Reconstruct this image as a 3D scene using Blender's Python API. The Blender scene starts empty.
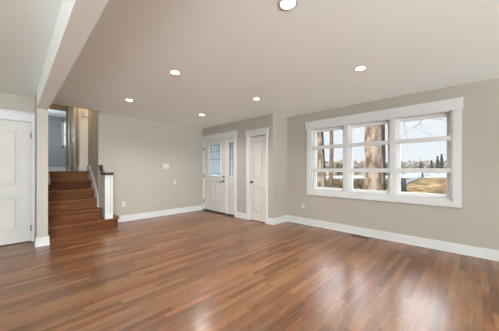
import bpy, bmesh, math, random
from mathutils import Vector, Matrix, noise
random.seed(7)
S = bpy.context.scene
COL = S.collection

# ------------------------------------------------------------------ camera
YAW = math.radians(44.312)          # X axis lies this far to the right of the view direction
cam = bpy.data.cameras.new('camera'); camo = bpy.data.objects.new('camera', cam); COL.objects.link(camo)
cam.sensor_width = 36.0; cam.lens = 228.934 / 499 * 36.0
cam.shift_y = 3.8 / 499.0
cam.clip_start = 0.03; cam.clip_end = 800
camo.location = (0, 0, 1.22)
camo.rotation_euler = (math.radians(90), 0, YAW - math.radians(90))
S.camera = camo

# ------------------------------------------------------------------ world, sun, exposure
WORLD_STRENGTH = 6.6; HORIZON = 0.60
w = bpy.data.worlds.new('sky'); S.world = w; w.use_nodes = True
bg = w.node_tree.nodes['Background']
# overcast sky: pale at the horizon, brighter overhead
bg.inputs[0].default_value = (0.93, 0.965, 1.0, 1)
_nt = w.node_tree; _tc = _nt.nodes.new('ShaderNodeTexCoord'); _sp = _nt.nodes.new('ShaderNodeSeparateXYZ'); _mr = _nt.nodes.new('ShaderNodeMapRange')
_nt.links.new(_tc.outputs['Generated'], _sp.inputs[0]); _nt.links.new(_sp.outputs['Z'], _mr.inputs['Value'])
_mr.interpolation_type = 'SMOOTHSTEP'
_mr.inputs['From Min'].default_value = .16; _mr.inputs['From Max'].default_value = .46
_mr.inputs['To Min'].default_value = HORIZON; _mr.inputs['To Max'].default_value = WORLD_STRENGTH
_nt.links.new(_mr.outputs['Result'], bg.inputs[1])
sun = bpy.data.lights.new('sun', 'SUN'); suno = bpy.data.objects.new('sun', sun); COL.objects.link(suno)
sun.energy = 4.0; sun.angle = math.radians(1.0); sun.color = (1.0, 0.90, 0.76)
suno.location = (-5, 5, 12)
suno.rotation_euler = Vector((0.72, -0.42, -0.52)).to_track_quat('-Z', 'Y').to_euler()
S.view_settings.view_transform = 'Standard'; S.view_settings.look = 'None'
S.view_settings.exposure = 0.80; S.view_settings.gamma = 1.0; S.view_settings.use_curve_mapping = False

def area(name, loc, direction, sx, sy, power, col):
    l = bpy.data.lights.new(name, 'AREA'); l.shape = 'RECTANGLE'; l.size = sx; l.size_y = sy
    l.energy = power; l.color = col
    o = bpy.data.objects.new(name, l); COL.objects.link(o); o.location = loc
    o.rotation_euler = Vector(direction).to_track_quat('-Z', 'Y').to_euler()
    return o
# added fill lights behind the camera, tilted up to brighten ceiling and room
FILL_COL = (0.94, 0.98, 1.0)
area('fill_rear_right', (2.6, -4.5, 1.25), (-0.2, 1, 1.25), 2.6, 1.9, 85, FILL_COL)
area('fill_rear_left', (-2.0, -4.5, 1.25), (-0.05, 1, 1.25), 2.6, 1.9, 520, FILL_COL)

# ------------------------------------------------------------------ materials
def mat(name, col, rough=0.5, metal=0.0, **kw):
    m = bpy.data.materials.new(name); m.use_nodes = True
    b = m.node_tree.nodes['Principled BSDF']
    b.inputs['Base Color'].default_value = (*col, 1); b.inputs['Roughness'].default_value = rough
    b.inputs['Metallic'].default_value = metal
    for k, v in kw.items(): b.inputs[k.replace('_', ' ')].default_value = v
    return m
def N(m, t): return m.node_tree.nodes.new(t)
def L(m, a, b): m.node_tree.links.new(a, b)
def BS(m): return m.node_tree.nodes['Principled BSDF']
def add_noise(m, c1, c2, scale=(4, 4, 4), detail=4, lo=0.35, hi=0.65, bump=0.0, bscale=200):
    tc = N(m, 'ShaderNodeTexCoord'); mp = N(m, 'ShaderNodeMapping'); mp.inputs['Scale'].default_value = scale
    L(m, tc.outputs['Object'], mp.inputs['Vector'])
    n = N(m, 'ShaderNodeTexNoise'); n.inputs['Scale'].default_value = 1.0; n.inputs['Detail'].default_value = detail
    L(m, mp.outputs[0], n.inputs['Vector'])
    r = N(m, 'ShaderNodeValToRGB'); r.color_ramp.elements[0].position = lo; r.color_ramp.elements[1].position = hi
    r.color_ramp.elements[0].color = (*c1, 1); r.color_ramp.elements[1].color = (*c2, 1)
    L(m, n.outputs['Fac'], r.inputs['Fac']); L(m, r.outputs['Color'], BS(m).inputs['Base Color'])
    if bump:
        nb = N(m, 'ShaderNodeTexNoise'); nb.inputs['Scale'].default_value = bscale
        L(m, tc.outputs['Object'], nb.inputs['Vector'])
        bp = N(m, 'ShaderNodeBump'); bp.inputs['Strength'].default_value = bump; bp.inputs['Distance'].default_value = 0.002
        L(m, nb.outputs['Fac'], bp.inputs['Height']); L(m, bp.outputs[0], BS(m).inputs['Normal'])
    return r
M = {}
M['wall'] = mat('greige_paint', (.50, .46, .40), 0.75)
add_noise(M['wall'], (.395, .366, .320), (.410, .381, .335), (.7, .7, .7), 2, bump=.15)
M['stub'] = mat('pale_stub_paint', (.44, .41, .36), .7); add_noise(M['stub'], (.43, .40, .355), (.45, .42, .375), (1, 1, 1), 2, bump=.1)
M['ceiling'] = mat('ceiling_paint', (.80, .78, .745), 0.85)
add_noise(M['ceiling'], (.85, .90, .885), (.87, .92, .905), (.5, .5, .5), 2, bump=.12)
M['trim'] = mat('white_trim_paint', (.83, .82, .80), 0.5)
add_noise(M['trim'], (.60, .61, .61), (.63, .64, .64), (2, 2, 2), 2)
M['door'] = mat('white_door_paint', (.80, .785, .75), 0.6)
add_noise(M['door'], (.58, .57, .54), (.61, .60, .57), (2, 2, 2), 2)
M['cream'] = mat('cream_hall_paint', (.62, .53, .40), 0.75)
add_noise(M['cream'], (.66, .60, .51), (.69, .63, .54), (1, 1, 1), 2, bump=.1)
M['blue'] = mat('blue_grey_paint', (.24, .31, .37), 0.8)
add_noise(M['blue'], (.30, .32, .33), (.32, .34, .35), (1, 1, 1), 2)
M['plastic'] = mat('white_plastic', (.84, .83, .81), 0.4)
add_noise(M['plastic'], (.56, .55, .53), (.59, .58, .56), (3, 3, 3), 1)
M['dark'] = mat('dark_metal', (.035, .032, .03), 0.4, 0.8)
add_noise(M['dark'], (.03, .028, .026), (.05, .045, .04), (30, 30, 30), 2)
M['nickel'] = mat('aged_nickel', (.16, .145, .13), 0.35, 1.0)
add_noise(M['nickel'], (.14, .13, .115), (.20, .18, .16), (30, 30, 30), 2)
M['sill'] = mat('dark_bronze_threshold', (.06, .05, .045), 0.5, 0.3)
add_noise(M['sill'], (.05, .042, .038), (.075, .062, .05), (20, 20, 20), 2)
M['came'] = mat('lead_came', (.10, .11, .13), 0.5, 0.3)
add_noise(M['came'], (.09, .10, .12), (.13, .14, .16), (20, 20, 20), 2)
M['vinyl'] = mat('window_vinyl', (.84, .85, .86), 0.4)
add_noise(M['vinyl'], (.74, .75, .76), (.77, .78, .79), (2, 2, 2), 1)

def glass(name, tint, rough=0.0, trans=0.9):
    m = bpy.data.materials.new(name); m.use_nodes = True; nt = m.node_tree
    for n in list(nt.nodes): nt.nodes.remove(n)
    out = nt.nodes.new('ShaderNodeOutputMaterial'); mx = nt.nodes.new('ShaderNodeMixShader')
    t = nt.nodes.new('ShaderNodeBsdfTransparent'); g = nt.nodes.new('ShaderNodeBsdfGlossy')
    t.inputs[0].default_value = (*tint, 1); g.inputs['Roughness'].default_value = rough + .02
    fr = nt.nodes.new('ShaderNodeFresnel'); fr.inputs[0].default_value = 1.45
    nt.links.new(fr.outputs[0], mx.inputs[0]); nt.links.new(t.outputs[0], mx.inputs[1]); nt.links.new(g.outputs[0], mx.inputs[2])
    nt.links.new(mx.outputs[0], out.inputs[0]); return m
M['glass'] = glass('clear_window_glass', (.95, .97, .98))
def frosted(name, col):
    m = bpy.data.materials.new(name); m.use_nodes = True; nt = m.node_tree
    for n in list(nt.nodes): nt.nodes.remove(n)
    out = nt.nodes.new('ShaderNodeOutputMaterial'); mx = nt.nodes.new('ShaderNodeMixShader')
    tr = nt.nodes.new('ShaderNodeBsdfTranslucent'); tp = nt.nodes.new('ShaderNodeBsdfTransparent')
    tc = nt.nodes.new('ShaderNodeTexCoord'); no = nt.nodes.new('ShaderNodeTexNoise'); no.inputs['Scale'].default_value = 9
    ra = nt.nodes.new('ShaderNodeValToRGB')
    ra.color_ramp.elements[0].color = (col[0]*.75, col[1]*.78, col[2]*.82, 1); ra.color_ramp.elements[1].color = (*col, 1)
    nt.links.new(tc.outputs['Object'], no.inputs['Vector']); nt.links.new(no.outputs['Fac'], ra.inputs['Fac'])
    nt.links.new(ra.outputs[0], tr.inputs[0]); tp.inputs[0].default_value = (.85, .9, .93, 1); mx.inputs[0].default_value = .1
    nt.links.new(tr.outputs[0], mx.inputs[1]); nt.links.new(tp.outputs[0], mx.inputs[2]); nt.links.new(mx.outputs[0], out.inputs[0])
    return m
M['frost'] = frosted('textured_door_glass', (.50, .54, .56))

def emit(name, col, s):
    m = bpy.data.materials.new(name); m.use_nodes = True; b = BS(m)
    b.inputs['Base Color'].default_value = (.8, .8, .8, 1); b.inputs['Emission Color'].default_value = (*col, 1)
    b.inputs['Emission Strength'].default_value = s; return m
M['lens'] = emit('lit_lamp_lens', (1, .97, .92), 9.0)

def wood_planks(name, width, length, ramp, rough, along='X', grain=1.0, coat=0.0, gap=True, spec=.5):
    m = bpy.data.materials.new(name); m.use_nodes = True; b = BS(m)
    tc = N(m, 'ShaderNodeTexCoord'); sp = N(m, 'ShaderNodeSeparateXYZ'); L(m, tc.outputs['Object'], sp.inputs[0])
    u, v = (sp.outputs[0], sp.outputs[1]) if along == 'X' else (sp.outputs[0], sp.outputs[2])
    def mth(op, a, bb=None):
        n = N(m, 'ShaderNodeMath'); n.operation = op
        if isinstance(a, (int, float)): n.inputs[0].default_value = a
        else: L(m, a, n.inputs[0])
        if bb is not None:
            if isinstance(bb, (int, float)): n.inputs[1].default_value = bb
            else: L(m, bb, n.inputs[1])
        return n.outputs[0]
    vr = mth('DIVIDE', v, width); row = mth('FLOOR', vr); vf = mth('FRACT', vr)
    wn = N(m, 'ShaderNodeTexWhiteNoise'); wn.noise_dimensions = '1D'; L(m, row, wn.inputs['W'])
    # every row has its own board length and offset
    ln = mth('ADD', mth('MULTIPLY', wn.outputs['Value'], length * .8), length * .6)
    uo = mth('ADD', mth('DIVIDE', u, ln), mth('MULTIPLY', wn.outputs['Value'], 37.0))
    colm = mth('FLOOR', uo); uf = mth('FRACT', uo)
    cb = N(m, 'ShaderNodeCombineXYZ'); L(m, row, cb.inputs[0]); L(m, colm, cb.inputs[1])
    w2 = N(m, 'ShaderNodeTexWhiteNoise'); w2.noise_dimensions = '3D'; L(m, cb.outputs[0], w2.inputs['Vector'])
    # grain, stretched along the board and shifted per board
    gc = N(m, 'ShaderNodeCombineXYZ')
    L(m, mth('ADD', mth('MULTIPLY', u, 1.6), mth('MULTIPLY', w2.outputs['Value'], 91.0)), gc.inputs[0])
    L(m, mth('MULTIPLY', v, 22.0), gc.inputs[1]); L(m, mth('MULTIPLY', w2.outputs['Value'], 13.0), gc.inputs[2])
    gn = N(m, 'ShaderNodeTexNoise'); gn.inputs['Scale'].default_value = 1.5; gn.inputs['Detail'].default_value = 6
    gn.inputs['Roughness'].default_value = .62; gn.inputs['Distortion'].default_value = .6
    L(m, gc.outputs[0], gn.inputs['Vector'])
    bn = N(m, 'ShaderNodeTexNoise'); bn.inputs['Scale'].default_value = 1.1; bn.inputs['Detail'].default_value = 2
    L(m, tc.outputs['Object'], bn.inputs['Vector'])
    t = mth('ADD', mth('MULTIPLY', w2.outputs['Value'], .40), mth('MULTIPLY', gn.outputs['Fac'], .80 * grain))
    t = mth('ADD', t, mth('MULTIPLY', bn.outputs['Fac'], .2)); t = mth('SUBTRACT', t, .17)
    r = N(m, 'ShaderNodeValToRGB'); L(m, t, r.inputs['Fac'])
    r.color_ramp.elements[0].position = ramp[0][0]; r.color_ramp.elements[0].color = (*ramp[0][1], 1)
    r.color_ramp.elements[1].position = ramp[-1][0]; r.color_ramp.elements[1].color = (*ramp[-1][1], 1)
    for p, c in ramp[1:-1]:
        e = r.color_ramp.elements.new(p); e.color = (*c, 1)
    out = r.outputs['Color']
    if gap:
        w3 = N(m, 'ShaderNodeTexWhiteNoise'); w3.noise_dimensions = '4D'; L(m, cb.outputs[0], w3.inputs['Vector']); w3.inputs['W'].default_value = 5.3
        hr = N(m, 'ShaderNodeValToRGB'); L(m, w3.outputs['Value'], hr.inputs['Fac'])
        hr.color_ramp.elements[0].color = (1.0, .86, .80, 1); hr.color_ramp.elements[1].color = (.86, .95, .88, 1)
        hm = N(m, 'ShaderNodeMix'); hm.data_type = 'RGBA'; hm.blend_type = 'MULTIPLY'; hm.inputs[0].default_value = 1
        L(m, out, hm.inputs[6]); L(m, hr.outputs['Color'], hm.inputs[7]); out = hm.outputs[2]
        rc = N(m, 'ShaderNodeCombineXYZ'); L(m, mth('ADD', mth('MULTIPLY', u, 2.2), mth('MULTIPLY', w2.outputs['Value'], 57.0)), rc.inputs[0]); L(m, mth('MULTIPLY', v, 13.0), rc.inputs[1]); L(m, mth('MULTIPLY', w3.outputs['Value'], 29.0), rc.inputs[2])
        rn = N(m, 'ShaderNodeTexNoise'); rn.inputs['Scale'].default_value = 1.0; rn.inputs['Detail'].default_value = 1; L(m, rc.outputs[0], rn.inputs['Vector'])
        ring = mth('ABSOLUTE', mth('SUBTRACT', mth('FRACT', mth('MULTIPLY', rn.outputs['Fac'], 14.0)), .5))
        rm = N(m, 'ShaderNodeMix'); rm.data_type = 'RGBA'; rm.blend_type = 'MULTIPLY'; L(m, mth('MULTIPLY', mth('SUBTRACT', .5, ring), .75), rm.inputs[0])
        L(m, out, rm.inputs[6]); rm.inputs[7].default_value = (.52, .42, .36, 1); out = rm.outputs[2]
        e1 = mth('GREATER_THAN', mth('ABSOLUTE', mth('SUBTRACT', vf, .5)), .5 - .0012 / width)
        e2 = mth('GREATER_THAN', mth('ABSOLUTE', mth('SUBTRACT', uf, .5)), .4988)
        g = mth('MAXIMUM', e1, e2)
        mx = N(m, 'ShaderNodeMix'); mx.data_type = 'RGBA'; L(m, mth('MULTIPLY', g, .45), mx.inputs[0])
        L(m, out, mx.inputs[6]); mx.inputs[7].default_value = (.05, .028, .018, 1); out = mx.outputs[2]
    L(m, out, b.inputs['Base Color'])
    rr = mth('ADD', mth('MULTIPLY', gn.outputs['Fac'], .12), rough - .06); L(m, rr, b.inputs['Roughness'])
    bp = N(m, 'ShaderNodeBump'); bp.inputs['Strength'].default_value = .12; bp.inputs['Distance'].default_value = .002
    L(m, gn.outputs['Fac'], bp.inputs['Height']); L(m, bp.outputs[0], b.inputs['Normal'])
    b.inputs['Specular IOR Level'].default_value = spec
    b.inputs['Coat Weight'].default_value = coat; b.inputs['Coat Roughness'].default_value = .2
    return m
M['floor'] = wood_planks('oak_floorboards', .060, .95, [(.12, (.050, .018, .007)), (.38, (.160, .064, .025)), (.62, (.255, .117, .050)), (.92, (.36, .19, .092))], .36, coat=.40, spec=.3)
M['stair'] = wood_planks('stained_tread_oak_lit', .30, 3.0, [(.12, (.06, .02, .006)), (.45, (.15, .056, .018)), (.75, (.25, .105, .04)), (.95, (.34, .16, .07))], .42, gap=False, spec=.2)  # treads toned lighter than the risers to paint in nosing highlights
M['riser'] = wood_planks('stained_riser_oak_shaded', .1958, 3.0, [(.2, (.035, .010, .003)), (.45, (.115, .041, .014)), (.7, (.21, .085, .032)), (.95, (.29, .13, .055))], .6, along='XZ', gap=False, spec=.15)  # risers toned darker to paint in the shade under the nosings
M['rail'] = mat('dark_stained_rail', (.06, .03, .018), .4); add_noise(M['rail'], (.018, .009, .006), (.04, .02, .012), (3, 40, 40), 4)

def bark(name, a, b_, sc=(6, 6, 1.5), bump=.6):
    m = mat(name, a, .95); r = add_noise(m, a, b_, sc, 8, .38, .62)
    tc = N(m, 'ShaderNodeTexCoord'); mp = N(m, 'ShaderNodeMapping'); mp.inputs['Scale'].default_value = (14, 14, 3)
    n = N(m, 'ShaderNodeTexNoise'); n.inputs['Scale'].default_value = 1; n.inputs['Detail'].default_value = 5
    bp = N(m, 'ShaderNodeBump'); bp.inputs['Strength'].default_value = bump; bp.inputs['Distance'].default_value = .05
    L(m, tc.outputs['Object'], mp.inputs[0]); L(m, mp.outputs[0], n.inputs['Vector']); L(m, n.outputs['Fac'], bp.inputs['Height']); L(m, bp.outputs[0], BS(m).inputs['Normal'])
    return m
M['bark'] = bark('pale_tan_bark', (.06, .044, .032), (.19, .145, .112), (5, 5, 2.5))
M['bark_dark'] = bark('dark_grey_bark', (.012, .014, .015), (.04, .042, .04))
M['bark_mid'] = bark('brown_bark', (.04, .03, .025), (.10, .075, .06))
M['brush'] = mat('brown_brush', (.05, .04, .03), 1.0); add_noise(M['brush'], (.02, .018, .012), (.09, .065, .04), (1.5, 1.5, 1.5), 5)
M['leaf_ground'] = mat('leaf_litter', (.3, .2, .1), 1.0)
add_noise(M['leaf_ground'], (.016, .012, .007), (.105, .072, .040), (1.1, 1.1, 1.1), 12, .40, .58)
M['drive'] = mat('pale_gravel', (.34, .34, .33), 1.0); add_noise(M['drive'], (.095, .095, .093), (.11, .11, .107), (.4, .4, .4), 5)
M['grey_strip'] = mat('grey_strip_surface', (.16, .17, .18), 1.0); add_noise(M['grey_strip'], (.05, .055, .06), (.075, .08, .085), (2, 2, 2), 4)
M['evergreen'] = mat('evergreen_needles', (.05, .085, .05), 1.0); add_noise(M['evergreen'], (.03, .042, .028), (.055, .068, .048), (3, 3, 3), 5)
M['woods'] = mat('bare_woodland', (.26, .20, .18), 1.0); add_noise(M['woods'], (.118, .106, .098), (.142, .120, .110), (.08, .08, .3), 6, .3, .7)
M['shrub'] = mat('olive_shrub', (.16, .19, .11), 1.0); add_noise(M['shrub'], (.06, .07, .045), (.12, .13, .09), (2, 2, 2), 5)
M['twig'] = mat('grey_twigs', (.16, .16, .17), 1.0); add_noise(M['twig'], (.10, .10, .11), (.15, .15, .16), (5, 5, 5), 2)
M['bounce_ground'] = mat('pale_bounce_ground', (.45, .44, .42), .8); add_noise(M['bounce_ground'], (.43, .42, .40), (.47, .46, .44), (1, 1, 1), 2)

for k_ in ('bark', 'bark_dark', 'bark_mid', 'leaf_ground', 'drive', 'grey_strip', 'evergreen', 'woods', 'brush', 'shrub', 'twig', 'bounce_ground'): BS(M[k_]).inputs['Specular IOR Level'].default_value = 0.0

# ------------------------------------------------------------------ mesh helpers (world coordinates)
class MB:
    def __init__(s): s.bm = bmesh.new()
    def box(s, x0, x1, y0, y1, z0, z1, bev=0.0, seg=2):
        b = bmesh.new(); bmesh.ops.create_cube(b, size=1)
        for v in b.verts:
            v.co = Vector(((x0+x1)/2 + v.co.x*abs(x1-x0), (y0+y1)/2 + v.co.y*abs(y1-y0), (z0+z1)/2 + v.co.z*abs(z1-z0)))
        if bev: bmesh.ops.bevel(b, geom=b.edges[:], offset=bev, segments=seg, affect='EDGES', profile=.5)
        s._add(b); return s
    def _add(s, b):
        me = bpy.data.meshes.new('tmp'); b.to_mesh(me); s.bm.from_mesh(me); b.free(); bpy.data.meshes.remove(me)
    def cyl(s, c, r, h, axis='Z', seg=24, r2=None, bev=0.0):
        b = bmesh.new(); bmesh.ops.create_cone(b, cap_ends=True, segments=seg, radius1=r, radius2=r if r2 is None else r2, depth=h)
        if bev: bmesh.ops.bevel(b, geom=[e for e in b.edges if abs(e.verts[0].co.z-e.verts[1].co.z) < 1e-6], offset=bev, segments=2, affect='EDGES')
        if axis == 'X': bmesh.ops.rotate(b, verts=b.verts, matrix=Matrix.Rotation(math.pi/2, 3, 'Y'))
        if axis == 'Y': bmesh.ops.rotate(b, verts=b.verts, matrix=Matrix.Rotation(math.pi/2, 3, 'X'))
        bmesh.ops.translate(b, verts=b.verts, vec=Vector(c)); s._add(b); return s
    def prism(s, pts, axis, a0, a1):
        """extrude a 2-D polygon along an axis; pts are the two other coordinates in order"""
        def mk(p, a): return {'X': (a, p[0], p[1]), 'Y': (p[0], a, p[1]), 'Z': (p[0], p[1], a)}[axis]
        b = bmesh.new(); A = [b.verts.new(mk(p, a0)) for p in pts]; B = [b.verts.new(mk(p, a1)) for p in pts]
        b.faces.new(A); b.faces.new(B[::-1]); n = len(pts)
        for i in range(n): b.faces.new((A[i], B[i], B[(i+1) % n], A[(i+1) % n]))
        bmesh.ops.recalc_face_normals(b, faces=b.faces[:]); s._add(b); return s
    def tube(s, pts, rad, seg=8, rough=0.0, caps=True):
        b = bmesh.new(); rings = []
        for i, p in enumerate(pts):
            p = Vector(p); q = Vector(pts[min(i+1, len(pts)-1)]) - Vector(pts[max(i-1, 0)]); q.normalize()
            up = Vector((0, 0, 1)) if abs(q.z) < .9 else Vector((1, 0, 0))
            a = q.cross(up).normalized(); c = q.cross(a).normalized(); r = rad[i] if hasattr(rad, '__len__') else rad
            ring = []
            for k in range(seg):
                t = 2*math.pi*k/seg; d = a*math.cos(t) + c*math.sin(t)
                rr = r * (1 + rough*(noise.noise((p + d*r)*3.1)+.5*noise.noise((p+d*r)*9)))
                ring.append(b.verts.new(p + d*rr))
            rings.append(ring)
        for i in range(len(rings)-1):
            for k in range(seg): b.faces.new((rings[i][k], rings[i][(k+1) % seg], rings[i+1][(k+1) % seg], rings[i+1][k]))
        if caps: b.faces.new(rings[0][::-1]); b.faces.new(rings[-1])
        bmesh.ops.recalc_face_normals(b, faces=b.faces[:]); s._add(b); return s
    def build(s, name, m, parent=None, smooth=False):
        o = bpy.data.objects.new(name, None)
        bpy.data.objects.remove(o)
        me = bpy.data.meshes.new(name); s.bm.to_mesh(me); s.bm.free(); me.materials.append(m)
        if smooth:
            for p in me.polygons: p.use_smooth = True
        o = bpy.data.objects.new(name, me); COL.objects.link(o)
        if parent is not None:
            root = parent
            while root.parent: root = root.parent
            me.transform(Matrix.Translation(-root.location)); o.parent = parent
        return o
def struct(o): o['kind'] = 'structure'; return o
def tag(o, label, cat, group=None):
    o['label'] = label; o['category'] = cat
    if group: o['group'] = group
    return o
def recenter(o):
    """put the origin of a one-mesh thing at its base"""
    me = o.data; xs = [v.co for v in me.vertices]
    c = Vector(((min(v.x for v in xs)+max(v.x for v in xs))/2, (min(v.y for v in xs)+max(v.y for v in xs))/2, min(v.z for v in xs)))
    me.transform(Matrix.Translation(-c)); o.location = c; return o
def empty(name, loc):
    o = bpy.data.objects.new(name, None); COL.objects.link(o); o.location = loc; o.empty_display_size = .1; return o
def bx(name, m, x0, x1, y0, y1, z0, z1, parent=None, bev=0.0): return MB().box(x0, x1, y0, y1, z0, z1, bev).build(name, m, parent)

# ------------------------------------------------------------------ dimensions
H = 2.44; CT = 2.60
XW, XWo = 4.49, 4.66          # window wall inner / outer
YJ = 3.14                     # jog wall
XD = 3.95                     # entry wall
YL = 5.84                     # far left wall
YK = 5.345                    # wall with the white door at the left
XR = -4.8; YB = -4.6          # walls behind the camera
XS = 1.27                     # stair side wall face
R, T = .1958, .26             # riser height, tread run
Y0 = 5.35                     # face of the first riser
ZU = 6 * R

# ------------------------------------------------------------------ room shell
fl = MB().box(XR-.15, XWo, YB-.15, YL+.15, -.12, 0); struct(fl.build('floor', M['floor']))
c = MB()
c.box(XR-.15, XWo+.3, YB-.3, 5.60, H, CT)
c.box(1.31, XD+.3, 5.60, YL, H, CT); c.box(XS+.12, XD+.3, YL, YL+.15, H, CT); c.box(XR-.15, .235, 5.60, YL+.15, H, CT)
struct(c.build('ceiling', M['ceiling']))

# window wall with its opening
WY0, WY1, WZ0, WZ1 = .215, 2.515, .765, 2.095
b = MB(); b.box(XW, XWo, YB-.15, WY0, 0, H); b.box(XW, XWo, WY1, YJ+.12, 0, H)
b.box(XW, XWo, WY0, WY1, 0, WZ0); b.box(XW, XWo, WY0, WY1, WZ1, H); struct(b.build('wall_right', M['wall']))
struct(bx('wall_return', M['wall'], XD+.12, XW, YJ, YJ+.12, 0, H))
# entry wall, openings for entry door and closet door
b = MB(); X1 = XD+.12
b.box(XD, X1, YJ, 3.345, 0, H); b.box(XD, X1, 3.885, 4.38, 0, H); b.box(XD, X1, 5.80, YL+.15, 0, H)
b.box(XD, X1, 3.345, 3.885, 2.02, H); b.box(XD, X1, 4.38, 5.80, 2.07, H); struct(b.build('wall_entry', M['wall']))
struct(bx('wall_back', M['wall'], XS+.12, XD, YL, YL+.15, 0, H))
# closet box behind its door (so that no sky shows round the leaf)
b = MB(); b.box(XD+.5, XD+.54, YJ+.12, 4.0, 0, H); b.box(XD+.12, XD+.5, 3.96, 4.0, 0, H); struct(b.build('wall_closet', M['wall']))
# wall with the white door at the far left, and the stub wall that carries the beam
b = MB(); b.box(XR-.15, -.62, YK, YK+.12, 0, H); b.box(.205, .375, YK, YK+.12, 0, H); b.box(-.62, .205, YK, YK+.12, 2.03, H)
struct(b.build('wall_left', M['wall']))
bx_ = MB().box(.238, .372, 4.90, YK, 0, H, .002); struct(bx_.build('wall_stub', M['stub']))
struct(bx('wall_beam', M['ceiling'], .238, .372, YB, 4.90, 2.175, H, bev=.003))
# walls behind and beside the camera, with big glazed openings added to let light in
b = MB()
b.box(XR-.15, -3.4, YB-.15, YB, 0, H); b.box(-.6, 1.2, YB-.15, YB, 0, H); b.box(4.0, XWo, YB-.15, YB, 0, H)
b.box(-3.4, -.6, YB-.15, YB, 2.2, H); b.box(1.2, 4.0, YB-.15, YB, 2.2, H)
b.box(-3.4, -.6, YB-.15, YB, 0, .12); b.box(1.2, 4.0, YB-.15, YB, 0, .12)
struct(b.build('wall_rear', M['wall']))
struct(bx('wall_side', M['wall'], XR-.15, XR, YB, YK, 0, H))
struct(bx('wall_pantry', M['wall'], XR-.15, .25, YK+.75, YK+.85, 0, H))

# stairwell, upper hall and bedroom shell
ZC = ZU + 2.44
b = MB(); b.box(XS, XS+.12, YL, 6.86, 0, ZC); b.box(1.311, XS+.12, 5.60, YL, CT, ZC)
struct(b.build('wall_stair', M['wall']))
struct(bx('wall_stair_left', M['wall'], .235, .375, YK+.12, 9.0, 0, ZC))
struct(bx('wall_well_front', M['wall'], .235, XS+.12, 5.50, 5.60, CT, ZC))
struct(bx('wall_hall', M['cream'], 1.13, 2.6, 7.05, 7.17, ZU, ZC))
b = MB(); b.box(1.13, 1.25, 7.17, 7.70, ZU, ZC); b.box(1.13, 1.25, 8.48, 9.12, ZU, ZC); b.box(1.13, 1.25, 7.70, 8.48, ZU+2.03, ZC)
struct(b.build('wall_hall_side', M['wall']))
b = MB(); b.box(.375, .42, 9.0, 9.12, ZU, ZC); b.box(1.11, 1.13, 9.0, 9.12, ZU, ZC); b.box(.42, 1.11, 9.0, 9.12, 3.03, ZC)
struct(b.build('wall_hall_end', M['wall']))
struct(bx('wall_hall_right', M['cream'], 2.6, 2.72, 6.7, 7.17, ZU, ZC))
b = MB(); b.box(XS+.12, 2.72, 6.62, 6.74, ZU, ZC); struct(b.build('wall_hall_front', M['cream']))
struct(bx('floor_upper', M['floor'], .375, 2.72, 6.68, 9.06, ZU-.2, ZU-.001))
struct(bx('ceiling_upper', M['ceiling'], .235, 2.72, 5.50, 9.12, ZC, ZC+.1))
struct(bx('floor_bedroom', M['floor'], -1.0, 3.2, 9.06, 12.9, ZU-.2, ZU-.001))
struct(bx('ceiling_bedroom', M['ceiling'], -1.0, 3.2, 9.121, 12.9, 3.47, ZC-.001))
b = MB()   # blue wall with its window opening
b.box(-1.0, 1.44, 12.7, 12.82, ZU, 3.469); b.box(2.16, 3.2, 12.7, 12.82, ZU, 3.469); b.box(1.44, 2.16, 12.7, 12.82, ZU, 2.24); b.box(1.44, 2.16, 12.7, 12.82, 3.28, 3.469)
struct(b.build('wall_bedroom', M['blue']))
b = MB(); b.box(-1.12, -1.0, 9.12, 12.82, ZU, ZC); b.box(3.2, 3.32, 9.12, 12.82, ZU, ZC); b.box(1.25, 3.2, 9.12, 9.16, ZU, ZC); b.box(-1.0, .42, 9.12, 9.16, ZU, ZC)
struct(b.build('wall_bedroom_side', M['blue']))

# ------------------------------------------------------------------ baseboards
def base_run(name, segs):
    """segs: (x0,y0,x1,y1,nx,ny): run along a wall face with the normal pointing into the room"""
    b = MB()
    for x0, y0, x1, y1, nx, ny, z in segs:
        for t, za, zb in ((.016, 0, .128), (.011, .128, .142), (.024, 0, .02)):
            xa, xb = sorted((x0, x1)); ya, yb = sorted((y0, y1))
            if nx: xa, xb = sorted((x0, x0 + nx*t))
            else: ya, yb = sorted((y0, y0 + ny*t))
            b.box(xa, xb, ya, yb, z+za, z+zb, .0025, 1)
    return struct(b.build(name, M['trim']))
base_run('baseboard_right', [(XW, YB, XW, YJ-.016, -1, 0, 0)])
base_run('baseboard_return', [(XD-.016, YJ, XW, YJ, 0, -1, 0)])
base_run('baseboard_entry', [(XD, YJ, XD, 3.27, -1, 0, 0), (XD, 3.958, XD, 4.305, -1, 0, 0)])
base_run('baseboard_back', [(1.59, YL, XD-.02, YL, 0, -1, 0)])
base_run('baseboard_stub', [(.222, 4.90, .388, 4.90, 0, -1, 0), (.238, 4.90, .238, YK-.02, -1, 0, 0), (.372, 4.90, .372, Y0-.03, 1, 0, 0)])
base_run('baseboard_left', [(XR, YK, -.70, YK, 0, -1, 0)])
base_run('baseboard_side', [(XR, YB, XR, YK-.02, 1, 0, 0)])
base_run('baseboard_hall', [(1.13, 7.05, 2.6, 7.05, 0, -1, ZU), (1.13, 7.05, 1.13, 7.60, -1, 0, ZU), (1.13, 8.56, 1.13, 8.98, -1, 0, ZU)])
base_run('baseboard_bedroom', [(-1, 12.7, 3.2, 12.7, 0, -1, ZU)])

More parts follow.
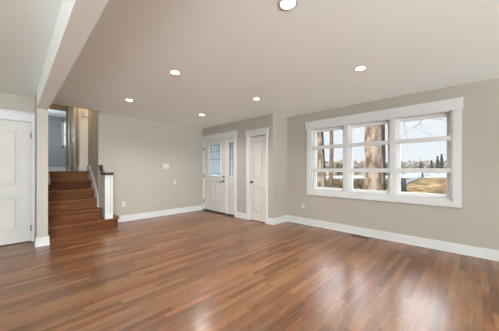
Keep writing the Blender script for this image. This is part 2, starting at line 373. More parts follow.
# ------------------------------------------------------------------ large window
w1 = struct(empty('window_1', (XW, 1.365, WZ0)))
b = MB()
b.box(XW-.022, XW, .118, WY0, .665, 2.085, .003); b.box(XW-.022, XW, WY1, 2.612, .665, 2.085, .003)
b.box(XW-.022, XW, WY0, WY1, .665, WZ0, .003)
b.build('casing', M['trim'], w1)
b = MB(); b.box(XW-.03, XW, .102, 2.646, 2.085, 2.245, .003); b.box(XW-.038, XW, .095, 2.654, 2.235, 2.252, .003); b.build('head_casing', M['trim'], w1)
b = MB()   # reveal lining the opening
for y in (WY0, WY1-.02): b.box(XW-.01, XWo-.02, y, y+.02, WZ0, WZ1)
b.box(XW-.01, XWo-.02, WY0, WY1, WZ0, WZ0+.02); b.box(XW-.01, XWo-.02, WY0, WY1, WZ1-.02, WZ1); b.build('reveal', M['trim'], w1)
mull = [(.935, 1.02), (1.725, 1.81)]
for y0, y1 in mull: bx('mullion', M['trim'], XW-.015, XWo-.03, y0, y1, WZ0+.02, WZ1-.02, w1, .003)
bays = [(WY0+.02, .935), (1.02, 1.725), (1.81, WY1-.02)]
for y0, y1 in bays:
    sa = MB(); SW = .052; xa, xb = XW+.085, XW+.13
    sa.box(xa, xb, y0, y0+SW, WZ0+.02, WZ1-.02, .004); sa.box(xa, xb, y1-SW, y1, WZ0+.02, WZ1-.02, .004)
    sa.box(xa, xb, y0+SW, y1-SW, WZ0+.02, WZ0+.02+SW, .004); sa.box(xa, xb, y0+SW, y1-SW, WZ1-.02-SW, WZ1-.02, .004)
    s_ = sa.build('sash', M['vinyl'], w1)
    bx('glass_pane', M['glass'], XW+.105, XW+.109, y0+SW-.006, y1-SW+.006, WZ0+.066, WZ1-.066, s_)
    for z in (1.20, 1.682): bx('glazing_bar', M['trim'], XW-.012, XW+.012, y0, y1, z-.036, z+.036, w1, .003)

# bedroom window, mostly hidden by the door casing
w2 = struct(empty('window_2', (1.8, 12.7, 2.24)))
b = MB(); b.box(1.41, 1.47, 12.67, 12.7, 2.16, 3.36, .003); b.box(2.13, 2.19, 12.67, 12.7, 2.16, 3.36, .003); b.box(1.41, 2.19, 12.67, 12.7, 2.16, 2.24, .003); b.box(1.41, 2.19, 12.67, 12.7, 3.28, 3.36, .003); b.build('casing', M['trim'], w2)
b = MB(); b.box(1.44, 1.49, 12.73, 12.77, 2.24, 3.28); b.box(2.11, 2.16, 12.73, 12.77, 2.24, 3.28); b.box(1.49, 2.11, 12.73, 12.77, 2.24, 2.29); b.box(1.49, 2.11, 12.73, 12.77, 3.23, 3.28); b.box(1.49, 2.11, 12.73, 12.77, 2.74, 2.78); f_ = b.build('sash', M['vinyl'], w2)
bx('glass_pane', M['glass'], 1.48, 2.12, 12.748, 12.752, 2.28, 3.24, f_)
# unseen glazed openings behind the camera, added to admit sky light
for i, (x0, x1) in enumerate(((-3.4, -.6), (1.2, 4.0))):
    w_ = struct(empty('window_%d' % (i+3), ((x0+x1)/2, YB, .12)))
    b = MB(); xm = (x0+x1)/2
    for xx in (x0, xm-.03, x1-.06): b.box(xx, xx+.06, YB-.1, YB-.04, .12, 2.2, .004)
    b.box(x0, x1, YB-.1, YB-.04, .12, .2, .004); b.box(x0, x1, YB-.1, YB-.04, 2.12, 2.2, .004); f_ = b.build('frame', M['vinyl'], w_)
    bx('glass_pane', M['glass'], x0+.05, x1-.05, YB-.072, YB-.068, .19, 2.13, f_)

# ------------------------------------------------------------------ doors
def panel_raised(b, axis, face, u0, u1, z0, z1, out):
    """recessed border with a raised field; 'face' is the leaf surface, out the direction to the viewer"""
    def pb(ua, ub, za, zb, d0, d1, bev=.003):
        a0, a1 = sorted((face + out*d0, face + out*d1))
        if axis == 'X': b.box(a0, a1, ua, ub, za, zb, bev)
        else: b.box(ua, ub, a0, a1, za, zb, bev)
    t = .016
    pb(u0, u0+t, z0, z1, -.002, .008); pb(u1-t, u1, z0, z1, -.002, .008); pb(u0+t, u1-t, z0, z0+t, -.002, .008); pb(u0+t, u1-t, z1-t, z1, -.002, .008)
    g = .045
    pb(u0+g, u1-g, z0+g, z1-g, -.012, .006, .006)

def slab_with_panels(axis, face, thick, u0, u1, z0, z1, holes, out):
    """stiles and rails round the holes (u0,u1,z0,z1); a thinner ground sheet closes each hole"""
    b = MB(); f0, f1 = sorted((face, face - out*thick))
    def bb(ua, ub, za, zb, a=f0, c_=f1):
        if axis == 'X': b.box(a, c_, ua, ub, za, zb)
        else: b.box(ua, ub, a, c_, za, zb)
    zs = sorted(set([z0, z1] + [h[2] for h in holes] + [h[3] for h in holes]))
    for za, zb in zip(zs, zs[1:]):
        hs = sorted([h for h in holes if h[2] <= za + 1e-6 and h[3] >= zb - 1e-6]); u = u0
        for h in hs: bb(u, h[0], za, zb); u = h[1]
        bb(u, u1, za, zb)
    for h in holes:
        if len(h) == 4:
            a, c_ = sorted((face - out*.012, face - out*(thick-.005))); bb(h[0], h[1], h[2], h[3], a, c_)
    return b
# door_1: entry door with sidelight
FX = XD + .02
d1 = struct(empty('door_1', (XD, 5.08, 0)))
b = MB(); b.box(XD-.02, XD, 5.795, 5.823, 0, 2.06, .002); b.box(XD-.02, XD, 4.31, 4.385, 0, 2.06, .003); b.build('casing', M['trim'], d1)
b = MB(); b.box(XD-.026, XD, 4.295, 5.828, 2.06, 2.19, .003); b.box(XD-.036, XD, 4.285, 5.832, 2.19, 2.212, .003); b.build('head_casing', M['trim'], d1)
b = MB(); b.box(XD, XD+.11, 5.775, 5.80, 0, 2.07); b.box(XD, XD+.11, 4.38, 4.40, 0, 2.07); b.box(XD, XD+.11, 4.40, 5.775, 2.045, 2.07); b.box(XD, XD+.11, 4.695, 4.785, .03, 2.045, .003); b.build('jamb', M['trim'], d1)
bx('threshold', M['sill'], XD-.028, XD+.11, 4.40, 5.775, 0, .035, d1, .003)
gl = (5.00, 5.535, 1.03, 1.93, 'glass')
lo = [(4.93, 5.235, .18, .86), (5.325, 5.63, .18, .86)]
lo = [(4.90, 5.655, .20, .50), (4.90, 5.655, .60, .90)]
lo = [(4.92, 5.235, .22, .88), (5.32, 5.635, .22, .88)]
b = slab_with_panels('X', FX, .045, 4.79, 5.772, .04, 2.043, [gl] + lo, -1)
for h in lo: panel_raised(b, 'X', FX, h[0], h[1], h[2], h[3], -1)
leaf = b.build('leaf', M['door'], d1)
b = MB(); t = .022
for (u0, u1, z0, z1) in ((5.0-t, 5.0, 1.03-t, 1.93+t), (5.535, 5.535+t, 1.03-t, 1.93+t), (5.0, 5.535, 1.03-t, 1.03), (5.0, 5.535, 1.93, 1.93+t)): b.box(FX-.012, FX+.004, u0, u1, z0, z1, .004)
b.build('glass_frame', M['door'], leaf)
bx('door_glass', M['frost'], FX+.018, FX+.024, 4.995, 5.54, 1.025, 1.935, leaf)
b = MB(); xa, xb = FX+.010, FX+.018; wd = .016
def came(ya, yb, za, zb): b.box(xa, xb, ya, yb, za, zb)
for y in (5.085, 5.45): came(y-wd/2, y+wd/2, 1.03, 1.93)
for z in (1.10, 1.50, 1.72): came(5.0, 5.535, z-wd/2, z+wd/2)
for y in (5.18, 5.2675, 5.355): came(y-wd/2, y+wd/2, 1.10, 1.72)
for k in range(14):
    a0, a1 = math.pi*k/14, math.pi*(k+1)/14
    for rr in (.18, .10):
        p0 = (FX+.014, 5.2675+rr*math.cos(a0), 1.72+rr*math.sin(a0)); p1 = (FX+.014, 5.2675+rr*math.cos(a1), 1.72+rr*math.sin(a1)); b.tube([p0, p1], .006, 5)
b.build('leaded_pattern', M['came'], leaf)
# sidelight
b = slab_with_panels('X', FX, .045, 4.402, 4.693, .04, 2.043, [(4.455, 4.64, 1.03, 1.93, 'glass'), (4.45, 4.645, .22, .88)], -1)
panel_raised(b, 'X', FX, 4.45, 4.645, .22, .88, -1); sl = b.build('sidelight', M['door'], d1)
b = MB()
for (u0, u1, z0, z1) in ((4.437, 4.455, 1.01, 1.95), (4.64, 4.658, 1.01, 1.95), (4.455, 4.64, 1.01, 1.03), (4.455, 4.64, 1.93, 1.95)): b.box(FX-.01, FX+.004, u0, u1, z0, z1, .003)
b.build('glass_frame', M['door'], sl)
bx('sidelight_glass', M['frost'], FX+.018, FX+.024, 4.45, 4.645, 1.025, 1.935, sl)
b = MB(); xa, xb = FX+.010, FX+.018
for y in (4.50, 4.60): came(y-.005, y+.005, 1.03, 1.93)
for z in (1.10, 1.50, 1.86): came(4.455, 4.64, z-.005, z+.005)
b.build('leaded_pattern', M['came'], sl)
# hardware
b = MB().cyl((FX-.006, 4.853, 1.015), .03, .016, 'X', 20, bev=.003); b.box(FX-.03, FX-.012, 4.848, 4.858, .998, 1.032, .003); b.build('deadbolt', M['nickel'], leaf)
b = MB().cyl((FX-.006, 4.853, .895), .032, .014, 'X', 20, bev=.003); b.cyl((FX-.03, 4.853, .895), .011, .045, 'X', 12); b.box(FX-.062, FX-.045, 4.845, 4.975, .885, .905, .005); b.build('lever_handle', M['nickel'], leaf)
for z in (.28, 1.02, 1.82): MB().box(XD-.004, XD+.024, 5.768, 5.790, z-.045, z+.045, .003).cyl((XD-.006, 5.776, z), .007, .10, 'Z', 10).build('hinge', M['nickel'], d1)

# door_2: narrow closet door
d2 = struct(empty('door_2', (XD, 3.61, 0)))
b = MB(); b.box(XD-.02, XD, 3.275, 3.352, 0, 2.01, .003); b.box(XD-.02, XD, 3.878, 3.953, 0, 2.01, .003); b.build('casing', M['trim'], d2)
b = MB(); b.box(XD-.026, XD, 3.262, 3.966, 2.01, 2.13, .003); b.box(XD-.034, XD, 3.255, 3.974, 2.13, 2.15, .003); b.build('head_casing', M['trim'], d2)
b = MB(); b.box(XD, XD+.11, 3.345, 3.363, 0, 2.02); b.box(XD, XD+.11, 3.867, 3.885, 0, 2.02); b.box(XD, XD+.11, 3.363, 3.867, 2.002, 2.02); b.build('jamb', M['trim'], d2)
ps = [(3.45, 3.78, .20, .82), (3.45, 3.78, 1.02, 1.88)]
b = slab_with_panels('X', FX, .035, 3.366, 3.864, .012, 1.99, ps, -1)
for h in ps: panel_raised(b, 'X', FX, h[0], h[1], h[2], h[3], -1)
leaf2 = b.build('leaf', M['door'], d2)
b = MB().cyl((FX-.006, 3.80, .915), .032, .014, 'X', 20, bev=.003); b.cyl((FX-.03, 3.80, .915), .011, .045, 'X', 12); b.box(FX-.062, FX-.045, 3.70, 3.808, .905, .925, .005); b.build('lever_handle', M['dark'], leaf2)
# door_3: white panelled door at the far left
d3 = struct(empty('door_3', (-.2, YK, 0))); FY = YK + .012
b = MB(); b.box(.196, .237, YK-.018, YK, 0, 2.02, .003); b.box(-.69, -.612, YK-.018, YK, 0, 2.02, .003); b.build('casing', M['trim'], d3)
b = MB(); b.box(-.70, .237, YK-.022, YK, 2.02, 2.145, .003); b.box(-.71, .237, YK-.034, YK, 2.145, 2.168, .003); b.build('head_casing', M['trim'], d3)
b = MB(); b.box(.190, .205, YK, YK+.11, 0, 2.03); b.box(-.62, -.603, YK, YK+.11, 0, 2.03); b.box(-.603, .190, YK, YK+.11, 2.012, 2.03); b.build('jamb', M['trim'], d3)
ps = [(-.46, .05, .20, .78), (-.46, .05, .96, 1.86)]
b = slab_with_panels('Y', FY, .035, -.600, .187, .012, 2.008, ps, -1)
for h in ps: panel_raised(b, 'Y', FY, h[0], h[1], h[2], h[3], -1)
leaf3 = b.build('leaf', M['door'], d3)
b = MB().cyl((-.54, FY-.007, .92), .03, .014, 'Y', 20, bev=.003); b.cyl((-.54, FY-.03, .92), .011, .045, 'Y', 12); b.box(-.545, -.43, FY-.062, FY-.045, .91, .93, .005); b.build('lever_handle', M['dark'], leaf3)
for z in (.23, 1.79): MB().box(.180, .202, YK-.005, FY+.008, z-.045, z+.045, .003).cyl((.189, YK-.006, z), .007, .10, 'Z', 10).build('hinge', M['nickel'], d3)
# door_4: closed door on the side of the upper hall
d4 = struct(empty('door_4', (1.13, 8.09, ZU)))
b = MB(); b.box(1.11, 1.13, 7.61, 7.705, ZU, ZU+2.03, .003); b.box(1.11, 1.13, 8.475, 8.57, ZU, ZU+2.03, .003); b.box(1.105, 1.13, 7.6, 8.58, ZU+2.03, ZU+2.15, .003); b.build('casing', M['trim'], d4)
ps = [(7.84, 8.34, ZU+.2, ZU+.8), (7.84, 8.34, ZU+.98, ZU+1.86)]
b = slab_with_panels('X', 1.145, .035, 7.705, 8.475, ZU+.01, ZU+2.025, ps, -1)
for h in ps: panel_raised(b, 'X', 1.145, h[0], h[1], h[2], h[3], -1)
l4 = b.build('leaf', M['door'], d4)
MB().box(1.118, 1.142, 7.70, 7.722, ZU+1.72, ZU+1.82, .003).build('hinge', M['dark'], d4)
# casing of the opening to the blue bedroom
b = MB(); b.box(.376, .43, 8.98, 9.0, ZU, 3.03, .003)
struct(b.build('trim_1', M['trim']))

# ------------------------------------------------------------------ staircase
st = empty('staircase', (.85, Y0, 0)); tag(st, 'short flight of dark brown stained wooden stairs rising to the upper hall', 'stairs')
SX0 = .375
for k in range(6):
    y = Y0 + T*k; z = R*(k+1); xr = (1.53, 1.272, 1.247, 1.247, 1.247, 1.247)[k]
    b = MB()
    if k == 0:      # bullnose end, curving back round the newel
        pts = [(SX0, y), (1.42, y)] + [(1.42 + .12*math.sin(a), y+.12 - .12*math.cos(a)) for a in [math.pi/2*i/8 for i in range(1, 9)]] + [(1.54, YL-.002), (SX0, YL-.002)]
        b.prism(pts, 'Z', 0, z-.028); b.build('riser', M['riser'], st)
        y2 = y-.028
        pts = [(SX0, y2), (1.42, y2)] + [(1.42 + .148*math.sin(a), y+.12 - .148*math.cos(a)) for a in [math.pi/2*i/8 for i in range(1, 9)]] + [(1.568, YL-.002), (SX0, YL-.002)]
        b = MB().prism(pts, 'Z', z-.028, z); b.build('tread', M['stair'], st)
    else:
        yb = min(y + T + .05, 6.69)
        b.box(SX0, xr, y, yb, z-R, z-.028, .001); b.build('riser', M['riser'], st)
        ye = y + T + .01 if k < 5 else 6.685
        b = MB().box(SX0, xr + (.012 if k == 1 else 0), y-.028, ye, z-.028, z, .008, 3); b.build('tread', M['stair'], st)
# skirt boards
def skirt(x0, x1, ys, ye, extra):
    pts = [(ys, R*2), (ys, R*2 + .17), (ye, R*2 + .17 + (ye-ys)*R/T), (ye, R*2 - .2 + (ye-ys)*R/T), (ys+.2, R*2)]
    return pts
b = MB(); ys, ye = YL-.015, 6.70
b.prism([(ys, .40), (ys, .66), (6.58, 1.305), (6.86, 1.318), (6.86, 1.0), (6.2, .5)], 'X', 1.248, 1.269); b.build('skirt_board', M['trim'], st)
b = MB(); b.prism([(6.32, .90), (6.32, .99), (6.60, 1.185), (6.69, 1.185), (6.69, .9)], 'X', SX0, .515); b.build('skirt_board', M['wall'], st)

# half-wall newel with panelled face, dark cap and rising rail
nw = empty('newel_post', (1.35, 5.5, R)); tag(nw, 'white box newel post with recessed panel and dark wooden cap on the bottom stair', 'newel post')
NX0, NX1, NY0, NY1, NZ = 1.285, 1.432, 5.385, YL-.018, 1.105
b = MB()
b.box(NX0+.012, NX1-.012, NY0+.03, NY1, R, NZ)                        # core
b.box(NX0, NX0+.022, NY0, NY0+.05, R, NZ, .002); b.box(NX1-.045, NX1, NY0, NY0+.05, R, NZ, .002)
b.box(NX0+.022, NX1-.045, NY0, NY0+.05, NZ-.05, NZ, .002); b.box(NX0+.022, NX1-.045, NY0, NY0+.05, R, R+.09, .002)
b.box(NX0, NX1, NY1-.09, NY1, R*2+.002, NZ, .002); b.box(NX0, NX0+.02, NY0+.05, NY1-.09, R*2+.002, NZ, .001)
b.build('body', M['trim'], nw)
MB().box(1.277, 1.442, 5.355, 5.74, NZ-.006, NZ+.05, .012, 3).build('cap', M['rail'], nw)
b = MB(); b.tube([(1.33, 5.69, NZ+.02), (1.315, 5.735, NZ+.05), (1.305, 5.765, NZ+.11), (1.300, 5.775, NZ+.21)], [.032, .036, .036, .034], 12)
b.build('rail_easing', M['rail'], nw, True)

# ------------------------------------------------------------------ recessed lights
LP = [(1.404, .974), (2.912, .974), (1.404, 2.68), (2.912, 2.68), (1.404, 4.33), (2.912, 4.33)]
LB = ['recessed ceiling light nearest the viewer, at the top edge of the photo', 'recessed ceiling light nearest the big window',
      'recessed ceiling light in the middle of the left row, beside the beam', 'recessed ceiling light in front of the closet door, middle of the right row',
      'recessed ceiling light nearest the staircase', 'recessed ceiling light nearest the front entry door']
def light_proto(loc):
    r = empty('recessed_light', loc); x, y, z = loc
    b = MB(); n = 40; prof = [(.052, -.001), (.055, -.006), (.070, -.005), (.074, -.0005)]
    bm = b.bm; rings = [[bm.verts.new((x+p[0]*math.cos(2*math.pi*k/n), y+p[0]*math.sin(2*math.pi*k/n), z+p[1])) for k in range(n)] for p in prof]
    for i in range(len(prof)-1):
        for k in range(n): bm.faces.new((rings[i][k], rings[i+1][k], rings[i+1][(k+1) % n], rings[i][(k+1) % n]))
    b.build('trim_ring', M['plastic'], r, True)
    MB().cyl((x, y, z-.002), .0525, .003, 'Z', 40).build('lens', M['lens'], r)
    return r
proto = light_proto((*LP[0], H))
roots = [proto]
for p in LP[1:]:
    r = proto.copy(); COL.objects.link(r); r.location = (*p, H); roots.append(r)
    for ch in proto.children:
        c_ = ch.copy(); COL.objects.link(c_); c_.parent = r
for r, lb in zip(roots, LB): tag(r, lb, 'ceiling light', 'recessed ceiling lights of the living room')
LAMP_W = 36
for x, y in LP:
    l = bpy.data.lights.new('downlight', 'SPOT'); l.energy = LAMP_W * (.85 if y < 1.5 else 1.05 if y < 3 else 1.6); l.spot_size = math.radians(150); l.spot_blend = .8; l.shadow_soft_size = .05; l.color = (1, .98, .95)
    o = bpy.data.objects.new('downlight', l); COL.objects.link(o); o.location = (x, y, H-.02)
# warm hall lamps upstairs, plus an added unseen fill light for the bedroom
for nm, loc, e, colr in (('hall_lamp', (1.9, 6.9, ZC-.4), 30, (1, .86, .68)), ('landing_lamp', (.75, 7.0, ZC-.5), 11, (1, .74, .46)), ('bedroom_fill', (.6, 11.0, ZC-1.1), 34, (.85, .93, 1))):
    l = bpy.data.lights.new(nm, 'POINT'); l.energy = e; l.shadow_soft_size = .3; l.color = colr
    o = bpy.data.objects.new(nm, l); COL.objects.link(o); o.location = loc

# ------------------------------------------------------------------ small wall things
def plate_y(name, x0, x1, z0, z1, y, d, label, cat, build):
    r = empty(name, ((x0+x1)/2, y, z0)); MB().box(x0, x1, y-d, y, z0, z1, .003).build('plate', M['plastic'], r); build(r); return tag(r, label, cat)
def outlet_parts_y(x, z, y):
    def f(r):
        for dz in (-.028, .028):
            s_ = MB().box(x-.017, x+.017, y-.009, y-.005, z+dz-.014, z+dz+.014, .002).build('socket', M['plastic'], r)
            MB().box(x-.008, x-.005, y-.0095, y-.0085, z+dz-.006, z+dz+.006).box(x+.005, x+.008, y-.0095, y-.0085, z+dz-.006, z+dz+.006).build('slots', M['dark'], s_)
    return f
plate_y('wall_outlet', 1.73, 1.808, .345, .468, YL, .007, 'white wall outlet low on the left wall beside the stairs', 'outlet', outlet_parts_y(1.769, .407, YL))
def th(r):
    MB().box(2.735, 2.855, YL-.024, YL-.014, 1.26, 1.345, .004).build('face', M['plastic'], r)
plate_y('thermostat', 2.71, 2.88, 1.235, 1.37, YL, .015, 'white rectangular thermostat in the middle of the far left wall', 'thermostat', th)
def sw(r): MB().box(3.045, 3.068, YL-.012, YL-.006, .84, .89, .002).build('toggle', M['plastic'], r)
plate_y('light_switch', 3.022, 3.092, .81, .925, YL, .007, 'small white switch plate low to the right of the thermostat', 'switch', sw)
r = empty('wall_outlet', (XW, 2.71, .34)); MB().box(XW-.007, XW, 2.675, 2.745, .345, .46, .003).build('plate', M['plastic'], r)
for dz in (-.028, .028):
    s_ = MB().box(XW-.009, XW-.005, 2.693, 2.727, .4025+dz-.014, .4025+dz+.014, .002).build('socket', M['plastic'], r)
    MB().box(XW-.0095, XW-.0085, 2.702, 2.705, .4025+dz-.006, .4025+dz+.006).box(XW-.0095, XW-.0085, 2.715, 2.718, .4025+dz-.006, .4025+dz+.006).build('slots', M['dark'], s_)
tag(r, 'white wall outlet below the left corner of the big window', 'outlet')
# smoke detector on the cream hall wall
r = empty('smoke_detector', (1.25, 7.05, 2.55)); MB().cyl((1.25, 7.038, 2.60), .062, .024, 'Y', 28, bev=.004).build('body', M['plastic'], r); MB().cyl((1.25, 7.022, 2.60), .035, .01, 'Y', 20).build('vent_ring', M['vinyl'], r)
tag(r, 'small round white detector high on the cream wall above the stairs', 'detector')
# floor register
r = empty('floor_vent', (4.345, 1.46, 0)); 
b = MB(); b.box(4.305, 4.385, 1.315, 1.325, 0, .005); b.box(4.305, 4.385, 1.605, 1.615, 0, .005); b.box(4.305, 4.312, 1.315, 1.615, 0, .005); b.box(4.378, 4.385, 1.315, 1.615, 0, .005); b.box(4.305, 4.385, 1.455, 1.475, 0, .005); b.build('frame', M['sill'], r)
b = MB(); b.box(4.312, 4.378, 1.325, 1.605, 0, .002)
for k in range(24):
    y = 1.33 + k*.0115; b.box(4.312, 4.378, y, y+.003, .002, .004)
b.build('grille', M['dark'], r)
tag(r, 'dark metal floor vent in the floorboards below the big window', 'floor vent')

# ------------------------------------------------------------------ outside
GZ = -.5
b = MB(); bm = b.bm; nx, ny = 70, 60
vs = {}
for i in range(nx+1):
    for j in range(ny+1):
        u = i/nx; x = 4.8 + 110*u**1.8; y = -45 + 90*j/ny
        dz = .05*noise.noise(Vector((x*.9, y*.9, 0))) + .03*noise.noise(Vector((x*3, y*3, 1)))
        vs[i, j] = bm.verts.new((x, y, GZ + dz))
for i in range(nx):
    for j in range(ny): bm.faces.new((vs[i, j], vs[i+1, j], vs[i+1, j+1], vs[i, j+1]))
o = b.build('ground', M['leaf_ground'], None, True); struct(o)
struct(bx('ground_far', M['drive'], 90, 420, -200, 260, GZ-.2, GZ+.08))
struct(bx('ground_rear', M['bounce_ground'], -60, 60, -60, -4.8, GZ-.7, GZ-.02))  # unseen ground behind the house, made pale to bounce light onto the ceiling
# pale gravel drive crossing beyond the lawn, with a narrow grey strip curving away past the stump
def ribbon(name, pts, wid, z, m, th=.03):
    b = MB(); bm = b.bm; top = []
    for i, p in enumerate(pts):
        a = Vector(pts[max(i-1, 0)]); c_ = Vector(pts[min(i+1, len(pts)-1)]); t = (c_-a).normalized(); n_ = Vector((-t.y, t.x)); w_ = wid[i] if hasattr(wid, '__len__') else wid
        p = Vector(p); l_, r_ = p + n_*w_/2, p - n_*w_/2
        top.append([bm.verts.new((l_.x, l_.y, z)), bm.verts.new((r_.x, r_.y, z)), bm.verts.new((r_.x, r_.y, z-th-.1)), bm.verts.new((l_.x, l_.y, z-th-.1))])
    for a, c_ in zip(top, top[1:]):
        for k in range(4): bm.faces.new((a[k], a[(k+1) % 4], c_[(k+1) % 4], c_[k]))
    bm.faces.new(top[0]); bm.faces.new(top[-1][::-1]); bmesh.ops.recalc_face_normals(bm, faces=bm.faces[:])
    return struct(b.build(name, m))
ribbon('driveway', [(24, 60), (34, 34), (46, 21), (64, 12), (88, 3), (112, -8)], [14, 14, 15, 20, 28, 34], GZ+.10, M['drive'])
ribbon('curved_strip', [(20.5, 4.0), (26, 5.0), (34, 6.0), (48, 7.2), (70, 8.6), (88, 9.5)], [.35, .5, .6, .9, 1.2, 1.6], GZ+.12, M['grey_strip'])

def at(px, D):      # horizontal position seen at image column px, depth D
    rr = (px-249.5)/228.934
    return (D*(math.cos(YAW)+rr*math.sin(YAW)), D*(math.sin(YAW)-rr*math.cos(YAW)))
def trunk_pts(x, y, h, lean=(0, 0), n=14, wob=.05):
    return [(x+lean[0]*t*h + wob*noise.noise(Vector((t*3, x, y))), y+lean[1]*t*h + wob*noise.noise(Vector((x, t*3, y))), GZ-.15+h*t) for t in [i/n for i in range(n+1)]]
def branch(b, p, d, ln, r, depth=0, maxd=3):
    p = Vector(p); d = Vector(d).normalized(); pts = [p.copy()]; q = p.copy(); n = 6
    for i in range(n):
        d = (d + Vector((random.uniform(-.22, .22), random.uniform(-.22, .22), random.uniform(-.16, .14)))).normalized(); q = q + d*ln/n; pts.append(q.copy())
    b.tube(pts, [r*(1-.75*i/n) for i in range(n+1)], 5)
    if depth < maxd:
        for i in (2, 3, 4, 5):
            if random.random() < .8: branch(b, pts[i], d + Vector((random.uniform(-1, 1), random.uniform(-1, 1), random.uniform(-.5, .6))), ln*.55, r*.45, depth+1, maxd)
def tree(name, px, D, r0, h, m, label, lean=(0, 0), flare=1.35, branches=(), rough=.12):
    x, y = at(px, D); t = empty(name, (x, y, GZ)); pts = trunk_pts(x, y, h, lean)
    rad = [r0*(1 + (flare-1)*math.exp(-i*1.6) ) * (1-.35*i/14) for i in range(15)]
    MB().tube(pts, rad, 20, rough).build('trunk', m, t, True)
    if branches:
        b = MB()
        for (k, d, ln, r) in branches: branch(b, pts[k], d, ln, r)
        b.build('branches', M['twig'], t)
    return tag(t, label, 'tree', 'trees outside the window')
PR = Vector((math.sin(YAW), -math.cos(YAW), 0))
tree('tree', 373.4, 9.0, .335, 8.5, M['bark'], 'thick pale tan tree trunk filling the middle pane of the window', flare=1.25,
     branches=[(6, PR+Vector((0, 0, .12)), 3.2, .028), (7, PR+Vector((0, 0, -.02)), 3.6, .032), (6, PR+Vector((.2, 0, .3)), 3.0, .022), (8, PR+Vector((0, 0, -.1)), 3.3, .03), (7, -PR+Vector((0, 0, .4)), 1.6, .02)])
tree('tree', 382.3, 11.0, .17, 9, M['bark_dark'], 'thin dark tree trunk close behind the right side of the thick trunk', flare=1.3, lean=(-.01, .01))
tree('tree', 323.0, 9.5, .16, 8.5, M['bark'], 'pale slender tree trunk leaning left in the left pane', lean=(-.045, .045), flare=2.2,
     branches=[(6, PR+Vector((0, 0, .7)), 1.4, .025), (7, PR+Vector((0, 0, .2)), 1.4, .02)])
tree('tree', 326.5, 10.2, .085, 8.5, M['bark_dark'], 'dark thin trunk just right of the leaning pale trunk', lean=(-.045, .045), flare=1.5)
tree('tree', 331.3, 17.0, .15, 12, M['bark_mid'], 'brown slender trunk standing right of the leaning pale trunk', flare=1.5,
     branches=[(6, PR+Vector((0, 0, .6)), 2.6, .05), (7, -PR+Vector((0, 0, .6)), 2.4, .05), (9, PR+Vector((0, 0, .6)), 3, .06), (8, PR+Vector((0, 0, .2)), 3, .05)])
# dark stump at the edge of the leaves
x, y = at(403.3, 16.6); b = MB().tube([(x, y, GZ-.1), (x, y, GZ+.3), (x, y+.02, GZ+.7), (x, y, GZ+1.08)], [.26, .21, .19, .18], 16, .25)
tag(recenter(b.build('tree_stump', M['bark_dark'], None, True)), 'short dark stump at the left edge of the leaf-covered ground', 'stump')
# post by the drive
x, y = at(422.5, 45); tag(recenter(MB().cyl((x, y, GZ+.55), .14, 1.3, 'Z', 12).build('fence_post', M['bark_dark'])), 'thin dark post beside the pale drive', 'post')

def evergreen(px, D, h, r, label):
    x, y = at(px, D); t = empty('evergreen_tree', (x, y, GZ)); b = MB(); bm = b.bm
    for k in range(1100):
        u = random.random()**.7; z = GZ + h*.08 + h*.92*(1-u); rr = r*u*random.uniform(.25, 1.05)*(.8+.35*math.sin(u*26)); a = random.uniform(0, 6.283)
        c_ = Vector((x+rr*math.cos(a), y+rr*math.sin(a), z)); s_ = h*.05
        vv = [bm.verts.new(c_ + Vector((random.uniform(-1, 1), random.uniform(-1, 1), random.uniform(-.7, .5)))*s_) for _ in range(3)]; bm.faces.new(vv)
    b.build('foliage', M['evergreen'], t); MB().tube([(x, y, GZ-.2), (x, y, GZ+h*.8)], [h*.03, h*.008], 8).build('trunk', M['bark_mid'], t)
    return tag(t, label, 'tree', 'distant evergreens')
evergreen(420.8, 100, 5.2, 1.2, 'small distant evergreen, leftmost of those in the right pane')
evergreen(431.5, 105, 6.2, 1.5, 'middle distant evergreen in the right pane')
evergreen(437.6, 90, 7.1, 1.2, 'tall distant evergreen, left of the pair at the right')
evergreen(441.6, 105, 8.8, 1.5, 'tallest distant evergreen, right end of the right pane')
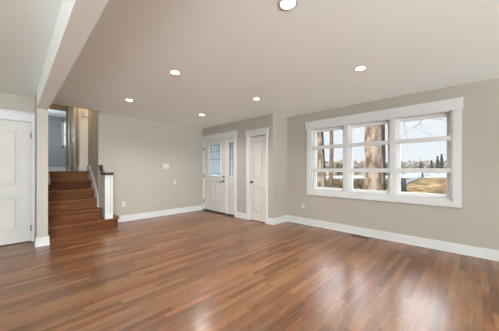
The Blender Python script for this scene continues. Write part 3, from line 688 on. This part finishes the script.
def shrub(px, D, h, r, label, m='shrub', group='shrubs beyond the drive'):
    x, y = at(px, D); b = MB(); bm = b.bm
    for k in range(900):
        v = Vector((random.gauss(0, 1), random.gauss(0, 1), random.gauss(0, 1))).normalized()*random.uniform(.5, 1)
        c_ = Vector((x+v.x*r, y+v.y*r, GZ+h*.5+v.z*h*.5)); s_ = h*.08
        bm.faces.new([bm.verts.new(c_ + Vector((random.uniform(-1, 1), random.uniform(-1, 1), random.uniform(-1, 1)))*s_) for _ in range(3)])
    return tag(recenter(b.build('shrub', M[m])), label, 'shrub', group)
shrub(339, 60, 3.6, 1.3, 'pale olive shrub seen low in the left pane')
shrub(346, 62, 3.0, 1.2, 'pale olive shrub cut off by the left mullion')
shrub(387, 60, 3.4, 1.1, 'pale olive shrub right of the thick trunk')
shrub(358, 80, 3.6, 2.0, 'reddish brown shrub left of the thick trunk', 'woods')
shrub(402, 80, 3.2, 2.4, 'olive shrub at the left of the right pane')
# bare woodland on the horizon: nobody could count its trees
b = MB(); bm = b.bm
for k in range(15000):
    px = random.uniform(292, 470); D = random.uniform(125, 190); x, y = at(px, D)
    hh = 6.5 + 2.2*noise.noise(Vector((px*.09, D*.02, 3))) + 1.2*noise.noise(Vector((px*.5, 7, D*.02)))
    z = GZ + hh*random.random()**.8*D/155
    c_ = Vector((x, y, z)); s_ = .85
    bm.faces.new([bm.verts.new(c_ + Vector((random.uniform(-1, 1), random.uniform(-1, 1), random.uniform(-1, 1.3)))*s_) for _ in range(3)])
o = recenter(b.build('woodland', M['woods'])); o['kind'] = 'stuff'; tag(o, 'faint brown line of bare woods along the horizon outside', 'woods')
# low brush and branches lying on the leaves behind the trunks
b = MB()
for k in range(800):
    px = random.uniform(308, 392); D = random.uniform(19, 30)
    if 366 < px < 384 and D > 18: D = random.uniform(22, 26)
    x, y = at(px, D); a = random.uniform(0, 6.28); l_ = random.uniform(.3, 1.0)
    p = Vector((x, y, GZ+.04)); q = p + Vector((math.cos(a)*l_, math.sin(a)*l_, random.uniform(.05, .7)))
    b.tube([p, (p+q)/2 + Vector((0, 0, .1)), q], [.03, .022, .008], 4)
o = recenter(b.build('brushwood', M['brush'])); o['kind'] = 'stuff'; tag(o, 'tangle of brown brush on the leaf litter behind the tree trunks', 'brush')
